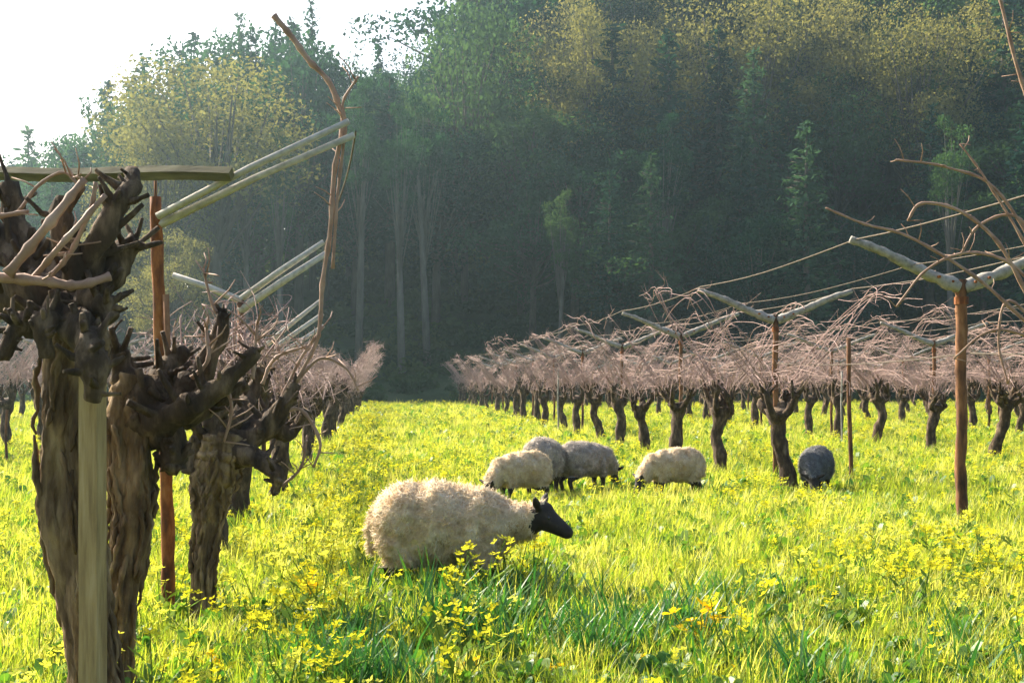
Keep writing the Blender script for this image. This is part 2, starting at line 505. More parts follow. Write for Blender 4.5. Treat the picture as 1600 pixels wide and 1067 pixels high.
top_tree('yellow', 1090, 20, 110, 'olive gold crown just left of the bright yellow crown', 1, .9)
top_tree('yellow', 1350, -10, 110, 'olive gold crown between the bright yellow crowns and the right edge', 0, .9)
top_tree('yellow', 1540, -10, 110, 'olive gold crown at the top right corner behind the thin cane', 1, 1.0)
top_tree('yellow', 830, 30, 116, 'thin olive gold crown right of the lacy conifer', 1, .7)
top_tree('yellow', 1000, -40, 118, 'faint yellow crown at the top edge near the picture centre', 1, 1.0)
SLEN = [(560, 130, 93), (628, 160, 91), (668, 150, 95), (872, 300, 92), (1030, 180, 95), (440, 200, 90), (385, 190, 93), (1490, 180, 91)]
SLT = ['slender pale trunked tree just right of the long hanging cane', 'leaning pale trunk above the dark grassy slope', 'slender tree right of the leaning pale trunk',
       'pale thin trunk rising behind the left end of the right trellis row', 'slender trunk in the dark forest right of centre', 'slender trunk seen left of the long hanging cane',
       'thin trunk between the rounded yellow tree and the hanging cane', 'thin pale trunk in the dark forest above the rusty right post']
for (px, py, d), lb in zip(SLEN, SLT):
    top_tree('slender', px, py, d, lb, 0, .7, 'slender trees at the forest edge')

ZONE = [(-9999, 60, 'at the left picture edge'), (60, 230, 'left of the rusty post'), (230, 400, 'behind the rusty left post'), (400, 540, 'behind the long hanging cane'),
        (540, 700, 'below the gap of white sky'), (700, 860, 'right of the gap of white sky'), (860, 1020, 'above the grazing pale sheep'), (1020, 1180, 'left of the second post'),
        (1180, 1320, 'behind the second post'), (1320, 1450, 'left of the tall right post'), (1450, 1560, 'behind the tall right post'), (1560, 9999, 'at the right picture edge')]
BAND = [(0, 99, 'at the foot of the slope'), (99, 118, 'halfway up the slope'), (118, 999, 'high up the slope')]
KIND = {'conifer': 'dark conifer', 'evergreen': 'dark round evergreen', 'yellow': 'olive tinted tree'}


def forest_label(kind, px, d):
    z = [t for a, b, t in ZONE if a <= px < b][0]; w = [t for a, b, t in BAND if a <= d < b][0]
    return '%s %s, %s' % (KIND[kind], w, z), 'forest: %ss %s, %s' % (KIND[kind], w, z)


n_try = 0
fill = []
while len(fill) < 265 and n_try < 6000:
    n_try += 1
    d = 88 + 66 * random.random() ** 1.15
    px = random.uniform(-330, 1930)
    x = (px - 800) / F * d
    if min([(x - a) ** 2 + (d - b) ** 2 for a, b in tree_spots] + [99]) < 2.6 ** 2:
        continue
    if 480 < px < 820 and d < 101:      # open dark grassy slope
        continue
    kind = random.choices(['conifer', 'evergreen', 'yellow'], [5, 5, .12 if px > 500 else .7])[0]
    hmax = at(px, sky_line(px) + (42 if 520 < px < 740 else 22), d).z - float(hill_z(x, d))
    hh = random.uniform(15, 24) if kind == 'conifer' else random.uniform(11, 17)
    if d < 99: hh *= .75
    hh = min(hh, hmax)
    if hh < 4.5: continue
    tree(kind, x, d, hh, *forest_label(kind, px, d), wide=random.uniform(.9, 1.25) if hh > 9 else 1.5)
    fill.append((px, d))

# ------------------------------------------------------------------ scatter tool (uncountable ground cover only)
lib = {}


def scatter(name, pts, rots, scl, idx, meshes, label, cat):
    """one object: meshes copied onto points by geometry nodes"""
    coll = bpy.data.collections.new(name + '_pieces')
    for i, me in enumerate(meshes):
        coll.objects.link(bpy.data.objects.new('%s_piece_%02d' % (name, i), me))
    me = bpy.data.meshes.new(name)
    me.vertices.add(len(pts))
    me.vertices.foreach_set('co', np.asarray(pts, np.float32).reshape(-1))
    for nm, ty, arr in (('rot', 'FLOAT_VECTOR', rots), ('scl', 'FLOAT_VECTOR', scl)):
        a = me.attributes.new(nm, ty, 'POINT'); a.data.foreach_set('vector', np.asarray(arr, np.float32).reshape(-1))
    a = me.attributes.new('idx', 'INT', 'POINT'); a.data.foreach_set('value', np.asarray(idx, np.int32))
    o = obj(name, me)
    ng = bpy.data.node_groups.new(name, 'GeometryNodeTree')
    ng.interface.new_socket('Geometry', in_out='INPUT', socket_type='NodeSocketGeometry')
    ng.interface.new_socket('Geometry', in_out='OUTPUT', socket_type='NodeSocketGeometry')
    gi = ng.nodes.new('NodeGroupInput'); go = ng.nodes.new('NodeGroupOutput')
    ci = ng.nodes.new('GeometryNodeCollectionInfo')
    ci.inputs['Collection'].default_value = coll
    ci.inputs['Separate Children'].default_value = True
    ci.inputs['Reset Children'].default_value = True
    ip = ng.nodes.new('GeometryNodeInstanceOnPoints')
    ip.inputs['Pick Instance'].default_value = True
    mp = ng.nodes.new('GeometryNodeMeshToPoints')
    ng.links.new(gi.outputs[0], mp.inputs['Mesh'])
    ng.links.new(mp.outputs[0], ip.inputs['Points'])
    ng.links.new(ci.outputs[0], ip.inputs['Instance'])

    def attr(nm, ty):
        n = ng.nodes.new('GeometryNodeInputNamedAttribute'); n.data_type = ty
        n.inputs['Name'].default_value = nm
        return n.outputs['Attribute']
    ng.links.new(attr('idx', 'INT'), ip.inputs['Instance Index'])
    e2r = ng.nodes.new('FunctionNodeEulerToRotation')
    ng.links.new(attr('rot', 'FLOAT_VECTOR'), e2r.inputs[0])
    ng.links.new(e2r.outputs[0], ip.inputs['Rotation'])
    ng.links.new(attr('scl', 'FLOAT_VECTOR'), ip.inputs['Scale'])
    ng.links.new(ip.outputs[0], go.inputs[0])
    md = o.modifiers.new('scatter', 'NODES'); md.node_group = ng
    tag(o, label, cat, kind='stuff')
    return o


# undergrowth on the slope
def bush_mesh(seed, n=260, r0=1.0):
    r = np.random.default_rng(seed)
    p = unit(r.normal(0, 1, (n, 3))) * (r.uniform(.2, 1, (n, 1)) ** .5)
    p[:, 2] = np.abs(p[:, 2]) * .8
    p *= r0 * (1 + .3 * np.sin(p[:, :1] * 5 + seed))
    s = r.uniform(.10, .22, n)
    return leaf_mesh('bush', p, unit(r.normal(0, 1, (n, 3))), unit(r.normal(0, 1, (n, 3)) + [0, 0, .6]), s, s * .5, M['bush'])


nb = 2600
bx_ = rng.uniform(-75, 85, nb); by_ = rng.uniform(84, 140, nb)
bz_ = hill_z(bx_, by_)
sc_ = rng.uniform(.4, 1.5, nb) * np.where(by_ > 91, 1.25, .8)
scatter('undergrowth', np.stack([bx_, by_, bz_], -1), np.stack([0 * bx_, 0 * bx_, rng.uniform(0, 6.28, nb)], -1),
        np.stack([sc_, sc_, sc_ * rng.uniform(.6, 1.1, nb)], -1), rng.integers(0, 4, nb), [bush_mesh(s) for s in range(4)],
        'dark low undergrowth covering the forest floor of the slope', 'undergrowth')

# ------------------------------------------------------------------ vines
def wander(p, q, n, amp, seed, droop=0.0):
    p = Vector(p); q = Vector(q)
    out = []
    for i in range(n + 1):
        t = i / n
        w = math.sin(math.pi * min(t * 1.2, 1)) * .6 + .4 * t
        o = Vector((noise.noise(Vector((seed, t * 3, 1))), noise.noise(Vector((seed, t * 3, 7))), noise.noise(Vector((seed, t * 3, 13)))))
        out.append(p.lerp(q, t) + o * amp * w + Vector((0, 0, -droop * 4 * t * (1 - t))))
    return out


def knob_tube(mb, pts, r0, r1, n, seed, sides=11, rough=.38, freq=16):
    path = [Vector(p) for p in smooth_path(pts, n)]
    rad = []
    for i in range(n + 1):
        t = i / n
        r = r0 + (r1 - r0) * t
        r *= 1 + .28 * noise.noise(Vector((seed, t * 6, 3)))
        if t > .9: r *= 1.12
        rad.append(r)
    mb.tube(path, rad, sides, rough, freq, seed)
    # rounded end
    return path, rad


def proto_vine(seed, hh=.92, n_arm=4, n_cane=26, far=False, pruned=False):
    """local frame: x across the row, y along it"""
    r = random.Random(seed)
    rt = empty('grapevine', (0, 0, 0))
    tk = MB()
    lean = r.uniform(-.1, .1)
    p = [(0, 0, -.06), (lean * .2 + r.uniform(-.03, .03), r.uniform(-.04, .04), hh * .3), (lean * .8 + r.uniform(-.05, .05), r.uniform(-.06, .06), hh * .62),
         (lean, r.uniform(-.05, .05), hh * .86), (lean + r.uniform(-.03, .03), 0, hh * 1.02)]
    path = [Vector(q) for q in smooth_path(p, 14)]
    rad = [(.105 - .026 * math.sin(math.pi * i / 14) + (.035 * max(0, (i - 9) / 5)) + (.02 if i < 2 else 0)) * r.uniform(.9, 1.1) for i in range(15)]
    tk.tube(path, rad, 10, .4, 9, seed)
    tk.build('trunk', M['bark_dark'], rt)
    tips = []
    for k in range(n_arm):
        a = MB()
        side = 1 if k % 2 else -1
        along = r.uniform(.1, .5) * (1 if (k // 2) % 2 else -1)
        e = (lean + side * r.uniform(.05, .24), along * .8, hh * 1.02 + r.uniform(.05, .26))
        m = (lean + side * r.uniform(.06, .16), along * .45, hh * .98 + r.uniform(-.04, .10))
        knob_tube(a, [(lean, 0, hh * .9), m, e], .058, .03, 9, seed + k * 3.1, 8, .5, 20)
        # short spurs
        for s in range(6):
            e2 = Vector(e) + Vector((r.uniform(-.1, .1), r.uniform(-.14, .14), r.uniform(.02, .16)))
            a.tube([Vector(m).lerp(Vector(e), r.uniform(.2, 1)), e2], [.028, .012], 6, .4, 24, seed)
            tips.append(e2)
        a.build('arm', M['bark_dark'], rt)
        tips.append(Vector(e))
    c = MB()
    for k in range(n_cane):
        t = r.choice(tips)
        ty = r.random() if not pruned else r.uniform(.62, 1)
        side = 1 if t.x > lean else -1
        if ty < .62:       # trained: up to a wire, then along it
            lv = r.choice((1.42, 1.7, 2.0, 2.3, 2.3))
            y2 = t.y + r.uniform(-.3, .3)
            w = Vector((side * (.05 + .88 * max(0, (lv - 1.35) / .95)) + r.uniform(-.08, .08), y2, lv + r.uniform(-.06, .06)))
            sy_ = r.choice((-1, 1))
            e = w + Vector((r.uniform(-.1, .1), sy_ * r.uniform(.5, .9), r.uniform(-.06, .06)))
            e2 = e + Vector((r.uniform(-.12, .12), sy_ * r.uniform(.3, .9), r.uniform(-.18, .1)))
            mid = t.lerp(w, .5) + Vector((r.uniform(-.1, .1), r.uniform(-.12, .12), r.uniform(-.05, .1)))
            pts = smooth_path([t, mid, w, e, e2], 13)
        elif ty < .84:     # short free shoot
            e = t + Vector((side * r.uniform(-.25, .5), r.uniform(-.6, .6), r.uniform(.05, .6))) * (.7 if pruned else 1.0)
            mid = t.lerp(e, .5) + Vector((r.uniform(-.15, .15), r.uniform(-.15, .15), r.uniform(-.05, .12)))
            pts = smooth_path([t, mid, e, e + Vector((r.uniform(-.2, .2), r.uniform(-.3, .3), r.uniform(-.2, .15)))], 9)
        else:              # lying along the row and drooping
            e = t + Vector((side * r.uniform(-.1, .4), r.uniform(-1.0, 1.0), r.uniform(-.3, .1)))
            mid = t.lerp(e, .5) + Vector((0, 0, r.uniform(.1, .3)))
            pts = smooth_path([t, mid, e], 8)
        r0 = r.uniform(.0036, .0064) * (1.15 if far else 1)
        n = len(pts)
        c.tube(pts, [r0 * (1 - .5 * i / n) for i in range(n)], 4, 0, cap=False)
        for s in range(3):
            q = Vector(pts[r.randrange(n // 3, n)])
            c.tube([q, q + Vector((r.uniform(-.14, .14), r.uniform(-.14, .14), r.uniform(-.08, .16)))], [r0 * .55, r0 * .3], 3, 0, cap=False)
    tag(c.build('cane_tangle', M['cane_far'], rt), kind='stuff')
    return rt


ROW_RZ = math.atan(-VPX)
VP_NEAR = [proto_vine(100 + i, random.uniform(.84, .98), 4 + i % 2, 48) for i in range(5)]
VP_LEFT = [proto_vine(300 + i, random.uniform(.88, 1.0), 9, 64, False, True) for i in range(4)]
VP_FAR = [proto_vine(200 + i, random.uniform(.84, .98), 4, 60, True) for i in range(5)]
used_proto = set()


def place_vine(u, d, label, group, far=False, scale=1.0, src=None):
    src = random.choice(src or (VP_FAR if far else VP_NEAR))
    if src.name in used_proto:
        o = copy_tree(src)
    else:
        o = src; used_proto.add(src.name)
    p = row_pt(u + random.uniform(-.12, .12), d + random.uniform(-.25, .25) * (d > 12))
    o.location = p
    o.rotation_euler = (random.uniform(-.07, .07), random.uniform(-.07, .07), ROW_RZ + (math.pi if random.random() < .5 else 0) + random.uniform(-.12, .12))
    s = scale * random.uniform(.94, 1.06)
    o.scale = (s, s, s * random.uniform(.92, 1.06))
    tag(o, label, 'grapevine', group)
    return o


row1 = [15.2, 17.9, 20.4, 22.9, 25.7, 28.7, 31.5, 34.2, 36.8, 39.4, 42, 44.6, 47.2, 49.8, 52.4, 55, 57.6, 60.2, 62.8, 65.4, 68.1, 70.8, 73.5, 76.2, 79]
R1 = ['gnarled vine trunk beside the second trellis post right of the sheep', 'thick dark vine trunk standing between the grazing pale sheep and the second post',
      'dark vine trunk just right of the third thin trellis post']
for i, d in enumerate(row1):
    lb = R1[i] if i < len(R1) else '%s vine trunk from the front in the trellised row right of the sheep' % NUM[i]
    place_vine(4.3, d, lb, 'vines of the row right of the sheep' if d < 46 else 'far end vines of the row right of the sheep', d > 24)
for ui, (u, d0, nm) in enumerate(((9.2, 16.6, 'second row right of the sheep'), (14.2, 27, 'third row right of the sheep'),
                                 (19.2, 38, 'fourth row right of the sheep'), (24.2, 50, 'fifth row right of the sheep'),
                                 (-6.3, 17, 'pale row seen left of the big twisted vine'), (-11.4, 33, 'farthest row at the left picture edge'))):
    k = 0
    d = d0
    while d < 80:
        if d < 99:
            lb = '%s vine from the front in the %s' % (NUM[k], nm); gp = 'vines of the ' + nm
        else:
            lb = 'distant bare vine in the %s' % nm; gp = 'distant vines of the ' + nm
        place_vine(u, d, lb, gp, d > 24)
        d += 2.4; k += 1
d = 9.3; k = 0
while d < 70:
    lb = '%s vine beyond the rusty left post in the dark left-hand row' % NUM[k]
    place_vine(-1.12, d, lb, 'vines of the left-hand row' if d < 30 else 'distant vines of the left-hand row', d > 16, .98, VP_LEFT if d < 34 else None)
    d += 2.2; k += 1


for src in VP_NEAR + VP_LEFT + VP_FAR:      # patterns that no spot has used
    if src.name not in used_proto:
        for ch in list(src.children): bpy.data.objects.remove(ch)
        bpy.data.objects.remove(src)


# --- the big near vines on the left, shaped one by one
def pxp(lst, d, dd=0.0):
    return [at(p[0], p[1], d + (p[2] if len(p) > 2 else 0) + dd) for p in lst]


def near_vine(label, d, trunk, arms, canes, seed, group='big twisted vines at the front of the left-hand row'):
    base = at(trunk[0][0], trunk[0][1], d); base.z = 0
    o = empty('grapevine', base)
    tag(o, label, 'grapevine', group)
    sc = F / d
    tk = MB()
    n = 60
    P = smooth_path([(*(at(a, b, d) - base), r / sc) for a, b, r in trunk], n)
    path = [Vector(q[:3]) for q in P]
    rad = [q[3] * (1 + .10 * noise.noise(Vector((i * .5, seed, 0)))) for i, q in enumerate(P)]
    tk.tube(path, [q * .62 for q in rad], 40, .25, 11, seed, furrow=.22)
    for k in range(4):           # twisted strands that make up the old trunk
        a0 = seed + k * 1.57
        sp = []; sr = []
        for i in range(n + 1):
            a = a0 + .028 * i + .5 * noise.noise(Vector((seed, k * 3.3, i * .07)))
            f = .42 + .16 * noise.noise(Vector((k * 2.1, seed, i * .09)))
            sp.append(path[i] + Vector((math.cos(a), math.sin(a), 0)) * rad[i] * f)
            sr.append(rad[i] * (.40 + .15 * noise.noise(Vector((k * 5.1, i * .11, seed)))))
        tk.tube(sp, sr, 26, .28, 14, seed + k, furrow=.24)
    trunk_o = tk.build('trunk', M['bark'], o)
    # strips of peeling bark and ridges running up the trunk
    for k in range(34):
        a0 = random.uniform(0, 6.28); i0 = random.randint(1, n - 20); i1 = min(n - 1, i0 + random.randint(9, 22))
        pts = []
        for i in range(i0, i1):
            a = a0 + .2 * math.sin(i * .25 + k)
            pts.append(path[i] + Vector((math.cos(a), math.sin(a), 0)) * rad[i] * (.86 + .14 * random.random()))
        if len(pts) > 3:
            bs = MB(); bs.tube(pts, [.004] + [random.uniform(.005, .013) for _ in pts[2:]] + [.004], 6, .3, 20, k)
            bs.build('bark_strip', M['bark'], trunk_o)
    for k, (pts, r0, r1) in enumerate(arms):
        a = MB()
        pp = [p - base for p in pxp(pts, d)]
        path, rd = knob_tube(a, pp, r0 * .72 / sc, r1 * .72 / sc, 18, seed + k * 5.3, 14, .5, 22)
        arm_o = a.build('arm', M['bark_dark'], o)
        for s in range(15):     # burls and cut spurs
            i = random.randint(3, 18)
            dr = Vector((random.uniform(-1, 1), random.uniform(-1, .6), random.uniform(-.3, 1))).normalized()
            ln = rd[i] * random.uniform(.7, 2.3)
            k2 = dr.lerp(Vector((random.uniform(-1, 1), random.uniform(-1, 1), 1)).normalized(), .4)
            sp_ = MB()
            sp_.tube([path[i], path[i] + dr * ln * .7, path[i] + dr * ln * .8 + k2 * ln * .5, path[i] + dr * ln * .9 + k2 * ln * .9], [rd[i] * .5, rd[i] * .27, rd[i] * .22, rd[i] * .17], 9, .7, 34, s + seed)
            sp_.build('spur', M['bark_dark'], arm_o)
    for k, (pts, r0, r1) in enumerate(canes):
        c = MB()
        pp = [p - base for p in pxp(pts, d)]
        m = max(10, 5 * len(pp))
        path = [Vector(q) for q in smooth_path(pp, m)]
        rr = [(r0 + (r1 - r0) * i / m) / sc * (1.0 + (.35 if i % 4 == 0 else 0)) for i in range(m + 1)]
        c.tube(path, rr, 7, .15, 30, k)
        for s in range(2 if r0 > 4.5 else 6):
            i = random.randint(m // 3, m)
            e = path[i] + Vector((random.uniform(-.1, .1), random.uniform(-.1, .1), random.uniform(-.02, .12)))
            c.tube([path[i], path[i].lerp(e, .6) + Vector((.01, 0, 0)), e], [.0035, .003, .002], 5)
        c.build('cane', M['cane'], o)
    return o


near_vine('massive twisted vine behind the wooden stake at the left picture edge', 4.9,
          [(150, 1165, 50), (146, 1067, 47), (130, 950, 46), (114, 820, 52), (106, 700, 54), (106, 600, 52), (118, 530, 58), (118, 465, 62)],
          [([(118, 475), (160, 440), (188, 400), (214, 374)], 46, 18),
           ([(125, 460), (148, 390, -.1), (178, 335, -.1), (203, 292, -.05), (208, 266)], 36, 13),
           ([(110, 470), (55, 455), (0, 475, .1), (-70, 478, .1)], 44, 32),
           ([(110, 460), (62, 405, .15), (26, 350, .2), (12, 285, .2)], 42, 20),
           ([(105, 490), (55, 505, -.15), (25, 515, -.2), (5, 560, -.2)], 34, 14),
           ([(120, 470), (120, 410, -.1), (95, 360, -.12), (100, 310, -.1)], 40, 17),
           ([(118, 480), (155, 470, -.15), (178, 500, -.16)], 40, 18), ([(120, 500, -.16), (138, 540, -.3), (150, 585, -.34), (146, 625, -.32)], 40, 16),
           ([(100, 480, -.1), (70, 500, -.25), (72, 560, -.25)], 34, 14),
           ([(60, 420, .1), (20, 400, .1), (-30, 330, .15)], 34, 22)],
          [([(12, 428, -.25), (75, 352, -.25), (132, 280, -.2)], 8, 6), ([(48, 440, -.2), (100, 378, -.25), (165, 305, -.2)], 5, 4),
           ([(-20, 432, -.2), (70, 440, -.24), (120, 446, -.25), (172, 432, -.2)], 8, 6), ([(-30, 342, -.1), (0, 338, -.1), (45, 330, -.1)], 5, 3),
           ([(80, 430, -.2), (110, 395, -.2), (140, 330, -.2), (150, 285, -.2)], 4, 3), ([(30, 330), (60, 290), (100, 270), (130, 300)], 3, 2)], 3.0)
near_vine('bent vine trunk between the wooden stake and the rusty post', 5.35,
          [(190, 1112, 26), (188, 1000, 25), (196, 900, 33), (206, 810, 37), (206, 720, 41), (202, 640, 43), (212, 585, 40)],
          [([(212, 610), (262, 640), (295, 606), (322, 566), (344, 520), (350, 488)], 44, 13),
           ([(225, 660), (290, 640, -.1), (345, 600, -.12), (402, 548, -.1)], 42, 11),
           ([(215, 650), (262, 690), (268, 735)], 46, 24),
           ([(205, 600), (182, 556), (168, 525)], 32, 13),
           ([(260, 650), (330, 632, .15), (385, 598, .2)], 34, 12),
           ([(240, 620), (262, 575, .1), (290, 545, .15)], 34, 15)],
          [([(300, 590, -.1), (325, 562, -.12), (322, 512, -.1)], 3.5, 2.5), ([(395, 592, -.1), (398, 560, -.1), (402, 500, -.1)], 3, 2),
           ([(345, 500), (330, 470), (318, 420)], 3, 1.6), ([(350, 592), (362, 640), (350, 690)], 3, 2)], 9.0)
near_vine('shorter vine with drooping dark arms just right of the rusty post', 7.0,
          [(312, 981, 24), (316, 900, 22), (322, 830, 27), (332, 770, 36), (345, 715, 44), (350, 680, 44)],
          [([(345, 710), (400, 680), (438, 642), (462, 598)], 36, 10),
           ([(350, 700), (400, 718, -.1), (432, 742, -.15), (428, 772, -.15)], 28, 9),
           ([(345, 690), (332, 645), (348, 600)], 32, 12),
           ([(360, 690), (415, 660, .2), (450, 680, .3), (480, 640, .3)], 30, 10),
           ([(350, 700), (310, 690), (296, 740)], 30, 14),
           ([(360, 670), (390, 620, .2), (410, 575, .2)], 28, 10)],
          [([(400, 690), (440, 620), (470, 560), (505, 510)], 3, 2), ([(430, 650), (470, 640), (500, 690), (490, 730)], 3, 2),
           ([(410, 600), (430, 560), (480, 540)], 3, 2), ([(440, 760), (470, 730), (480, 680)], 2.5, 1.6),
           ([(460, 600), (500, 560), (540, 575), (560, 610)], 2.5, 1.6),
           # the long cane that climbs over the trellis arm and hangs down beside it
           ([(462, 598), (492, 540), (500, 505), (504, 440), (516, 360), (522, 270), (536, 195), (530, 168), (514, 128), (482, 94), (456, 58), (428, 25)], 2.8, 4.6),
           ([(520, 420), (528, 300), (540, 200), (536, 160), (560, 120)], 2.6, 1.8)], 15.0)

near_vine('nearest vine at the right picture edge whose bare canes reach in', 8.6,
          [(1712, 912, 24), (1706, 820, 20), (1716, 740, 20), (1708, 660, 24), (1706, 620, 26)],
          [([(1708, 630), (1680, 600), (1665, 560)], 20, 9), ([(1706, 625), (1740, 590), (1760, 550)], 20, 9), ([(1706, 625), (1700, 580, -.1), (1712, 545, -.15)], 20, 9)],
          [([(1665, 562), (1640, 400), (1612, 190), (1585, 90), (1558, -20)], 4, 2.4), ([(1665, 560), (1610, 470), (1560, 380), (1500, 330), (1440, 318), (1418, 345)], 3.6, 2),
           ([(1668, 565), (1600, 500), (1520, 430), (1420, 370), (1350, 350), (1290, 325)], 3.2, 1.6), ([(1665, 560), (1640, 440), (1560, 300), (1480, 262), (1400, 250)], 3, 1.5),
           ([(1712, 545), (1640, 420), (1590, 340), (1530, 352), (1500, 400)], 3, 1.6), ([(1665, 560), (1590, 520), (1540, 520), (1490, 560)], 2.6, 1.5),
           ([(1668, 565), (1610, 400), (1540, 280), (1500, 225)], 2.6, 1.4), ([(1665, 560), (1600, 430), (1520, 395), (1450, 420), (1400, 480)], 3, 1.6),
           ([(1665, 560), (1580, 470), (1560, 530), (1575, 600)], 2.6, 1.5)], 21.0, 'vines of the row right of the sheep')

# ------------------------------------------------------------------ trellis posts, arms, wires
POST_R = {}


def trellis_post(u, d, label, group, r=.036, top=2.03, arms=((-.95, .30), (.95, .30)), mat='rust_brown', lean=0.0, armmat='greywood', board=.10):
    o = empty('trellis_post', row_pt(u, d), ROW_RZ)
    tag(o, label, 'post', group)
    p = MB()
    n = 26
    p.tube([(lean * i / n + .006 * math.sin(i * .7 + d), 0, -.1 + (top + .1) * i / n) for i in range(n + 1)], [r * (1 + .06 * math.sin(i * 2.3 + d)) for i in range(n + 1)], 12, .16, 24, d)
    p.build('post', M[mat], o)
    for dx, dz in arms:
        a = MB()
        s = 1 if dx > 0 else -1
        # a weathered arm: slightly tapered bar with rough edges
        pa = [Vector(q) for q in smooth_path([(lean + s * .02, 0, top - .06), (lean + dx * .35, .02, top - .03 + dz * .3), (lean + dx * .7, -.015, top + dz * .68), (lean + dx, 0, top + dz)], 22)]
        a.tube(pa, [board * (.66 - .30 * i / 22) * (1 + .16 * noise.noise(Vector((i * .6, d, s)))) for i in range(23)], 12, .35, 16, d + s)
        ao = a.build('arm', M[armmat], o)
        if d < 24:
            for f in (.10, .22):
                bt = MB(); c = Vector((lean + dx * f, 0, top - .05 + dz * f))
                bt.tube([c + Vector((0, -board * .75, 0)), c + Vector((0, board * .75, 0))], .012, 6)
                bt.build('bolt', M['rust'], ao, False)
    pl = MB(); pl.tube([(lean, 0, top - .2), (lean, 0, top - .14)], r * 1.25, 10); pl.build('collar', M['rust'], o, False)
    return o


PG = 'trellis posts right of the sheep'
trellis_post(4.72, 11.6, 'tall rusty brown trellis post with wide grey arms at the right', PG, .046, 2.05, ((-.93, .32), (.98, .30)), 'rust_brown', board=.085)
trellis_post(4.75, 17.2, 'second trellis post with grey arms, left of the tall right post', PG, .034, 2.03, ((-.95, .30), (.95, .30)), 'rust_brown', board=.08)
trellis_post(4.78, 22.8, 'thin third trellis post directly right of the pale grazing sheep', PG, .03, 2.03, board=.075)
DP = [28.4, 34, 39.6, 45.2, 50.8, 56.4, 62]
for i, d in enumerate(DP):
    trellis_post(4.78, d, '%s trellis post from the front in the row right of the sheep' % NUM[i + 3],
                 PG if i < 3 else 'distant trellis posts right of the sheep', .03, 2.0, board=.075)
for u, d0, nm in ((9.5, 24.5, 'second row right of the sheep'), (14.5, 34, 'third row right of the sheep'), (19.5, 45, 'fourth row right of the sheep'), (-6.3, 21, 'pale row left of the big twisted vine')):
    d = d0; k = 0
    while d < 64:
        lb = '%s trellis post from the front in the %s' % (NUM[k], nm)
        trellis_post(u, d, lb, ('trellis posts of the ' if d < 37 else 'distant trellis posts of the ') + nm, .03, 1.95, board=.07)
        d += 5.6; k += 1
# plain stakes
def stake(px, d, top_py, label, r=.028, mat='rust_brown', lean=0.0, name='vine_stake', group='single stakes', square=False):
    b = at(px, 600, d); b.z = 0
    o = MB()
    zt = at(px, top_py, d).z
    n = 8
    if square:
        prof = [(lean * i / n, 0, -.1 + (zt + .1) * i / n) for i in range(n + 1)]
        o.tube(prof, [r * 1.3] * (n + 1), 4, .05, 14, d)
    else:
        o.tube([(lean * i / n + .008 * math.sin(i), 0, -.1 + (zt + .1) * i / n) for i in range(n + 1)], r, 9, .1, 18, d)
    ob = o.build(name, M[mat], None, not square)
    ob.location = b
    ob.rotation_euler = (0, 0, .55)
    tag(ob, label, 'stake', group)
    return ob


stake(1330, 17.0, 528, 'thin brown stake standing between the two near trellis posts', .026, lean=-.05)
stake(145, 4.72, 575, 'square weathered ochre stake in front of the massive left vine', .036, 'stake', square=True)
stake(872, 33, 575, 'thin pale stake at the left end of the right trellis row', .02, 'greywood')
stake(1315, 26, 580, 'pale thin stake behind the thin brown stake', .016, 'greywood')
stake(10, 20, 640, 'small dark stake in the pale field at the left edge', .02)

# left rusty post with its board and arms
b = at(264, 975, 7.12); b.z = 0
lp = empty('trellis_post', b)
tag(lp, 'rusty orange left post under a long flat board', 'post', 'trellis posts of the left-hand row')
p = MB()
top = at(243, 308, 7.12) - b
p.tube([Vector(q) for q in smooth_path([(0, 0, -.1), (-.012, 0, .7), (top.x * .6, 0, 1.35), (top.x, 0, top.z)], 30)], [.034 - .005 * i / 30 + .0025 * noise.noise(Vector((i * .8, 0, 0))) for i in range(31)], 14, .2, 24, 4)
p.build('post', M['rust'], lp)
p = MB(); q0 = at(259, 460, 7.09) - b; q1 = at(268, 700, 7.09) - b
p.tube([q1, q0], .016, 8, .15, 20, 2)
p.build('rebar', M['rust_brown'], lp)
br = MB(); z0 = at(243, 288, 7.12).z
br.tube([(top.x, 0, top.z - .05), (top.x, 0, z0 + .02)], .008, 6)
br.build('bracket', M['rust_brown'], lp)
bd = MB()
e0 = at(-120, 272, 7.3) - b; e1 = at(362, 272, 6.95) - b
bd.tube([e0.lerp(e1, i / 24) + Vector((0, 0, .006 * math.sin(i * .4))) for i in range(25)], [.036 + .003 * noise.noise(Vector((i * .5, 2, 0))) for i in range(25)], 4, .12, 9, 2)
bd.build('board', M['board'], lp, False)
for (x0, y0, x1, y1, off) in ((246, 338, 545, 190, 0.0), (248, 352, 553, 211, .05)):
    a = MB()
    s0 = at(x0, y0, 7.07 + off) - b; s1 = at(x1, y1, 6.9 + off) - b
    a.tube([s0, s0.lerp(s1, .5) + Vector((0, 0, .012)), s1], [.02, .019, .016], 7, .25, 14, off)
    a.build('arm', M['hazewood'], lp)


def left_arm_post(d, base_px, py0, ends, label):
    b = at(base_px, 600, d); b.z = 0
    o = empty('trellis_post', b)
    tag(o, label, 'post', 'trellis posts of the left-hand row')
    pt = MB(); t = at(base_px, py0, d) - b
    pt.tube([(0, 0, -.1), (0, 0, t.z * .5), (0, 0, t.z)], .03, 9, .08, 16, d)
    pt.build('post', M['rust_brown'], o)
    for x0, y0, x1, y1 in ends:
        a = MB(); s0 = at(x0, y0, d) - b; s1 = at(x1, y1, d) - b
        a.tube([s0, s0.lerp(s1, .5) + Vector((0, 0, .01)), s1], [.034, .03, .026], 7, .2, 9, d + x0)
        a.build('arm', M['hazewood'], o)
    return o


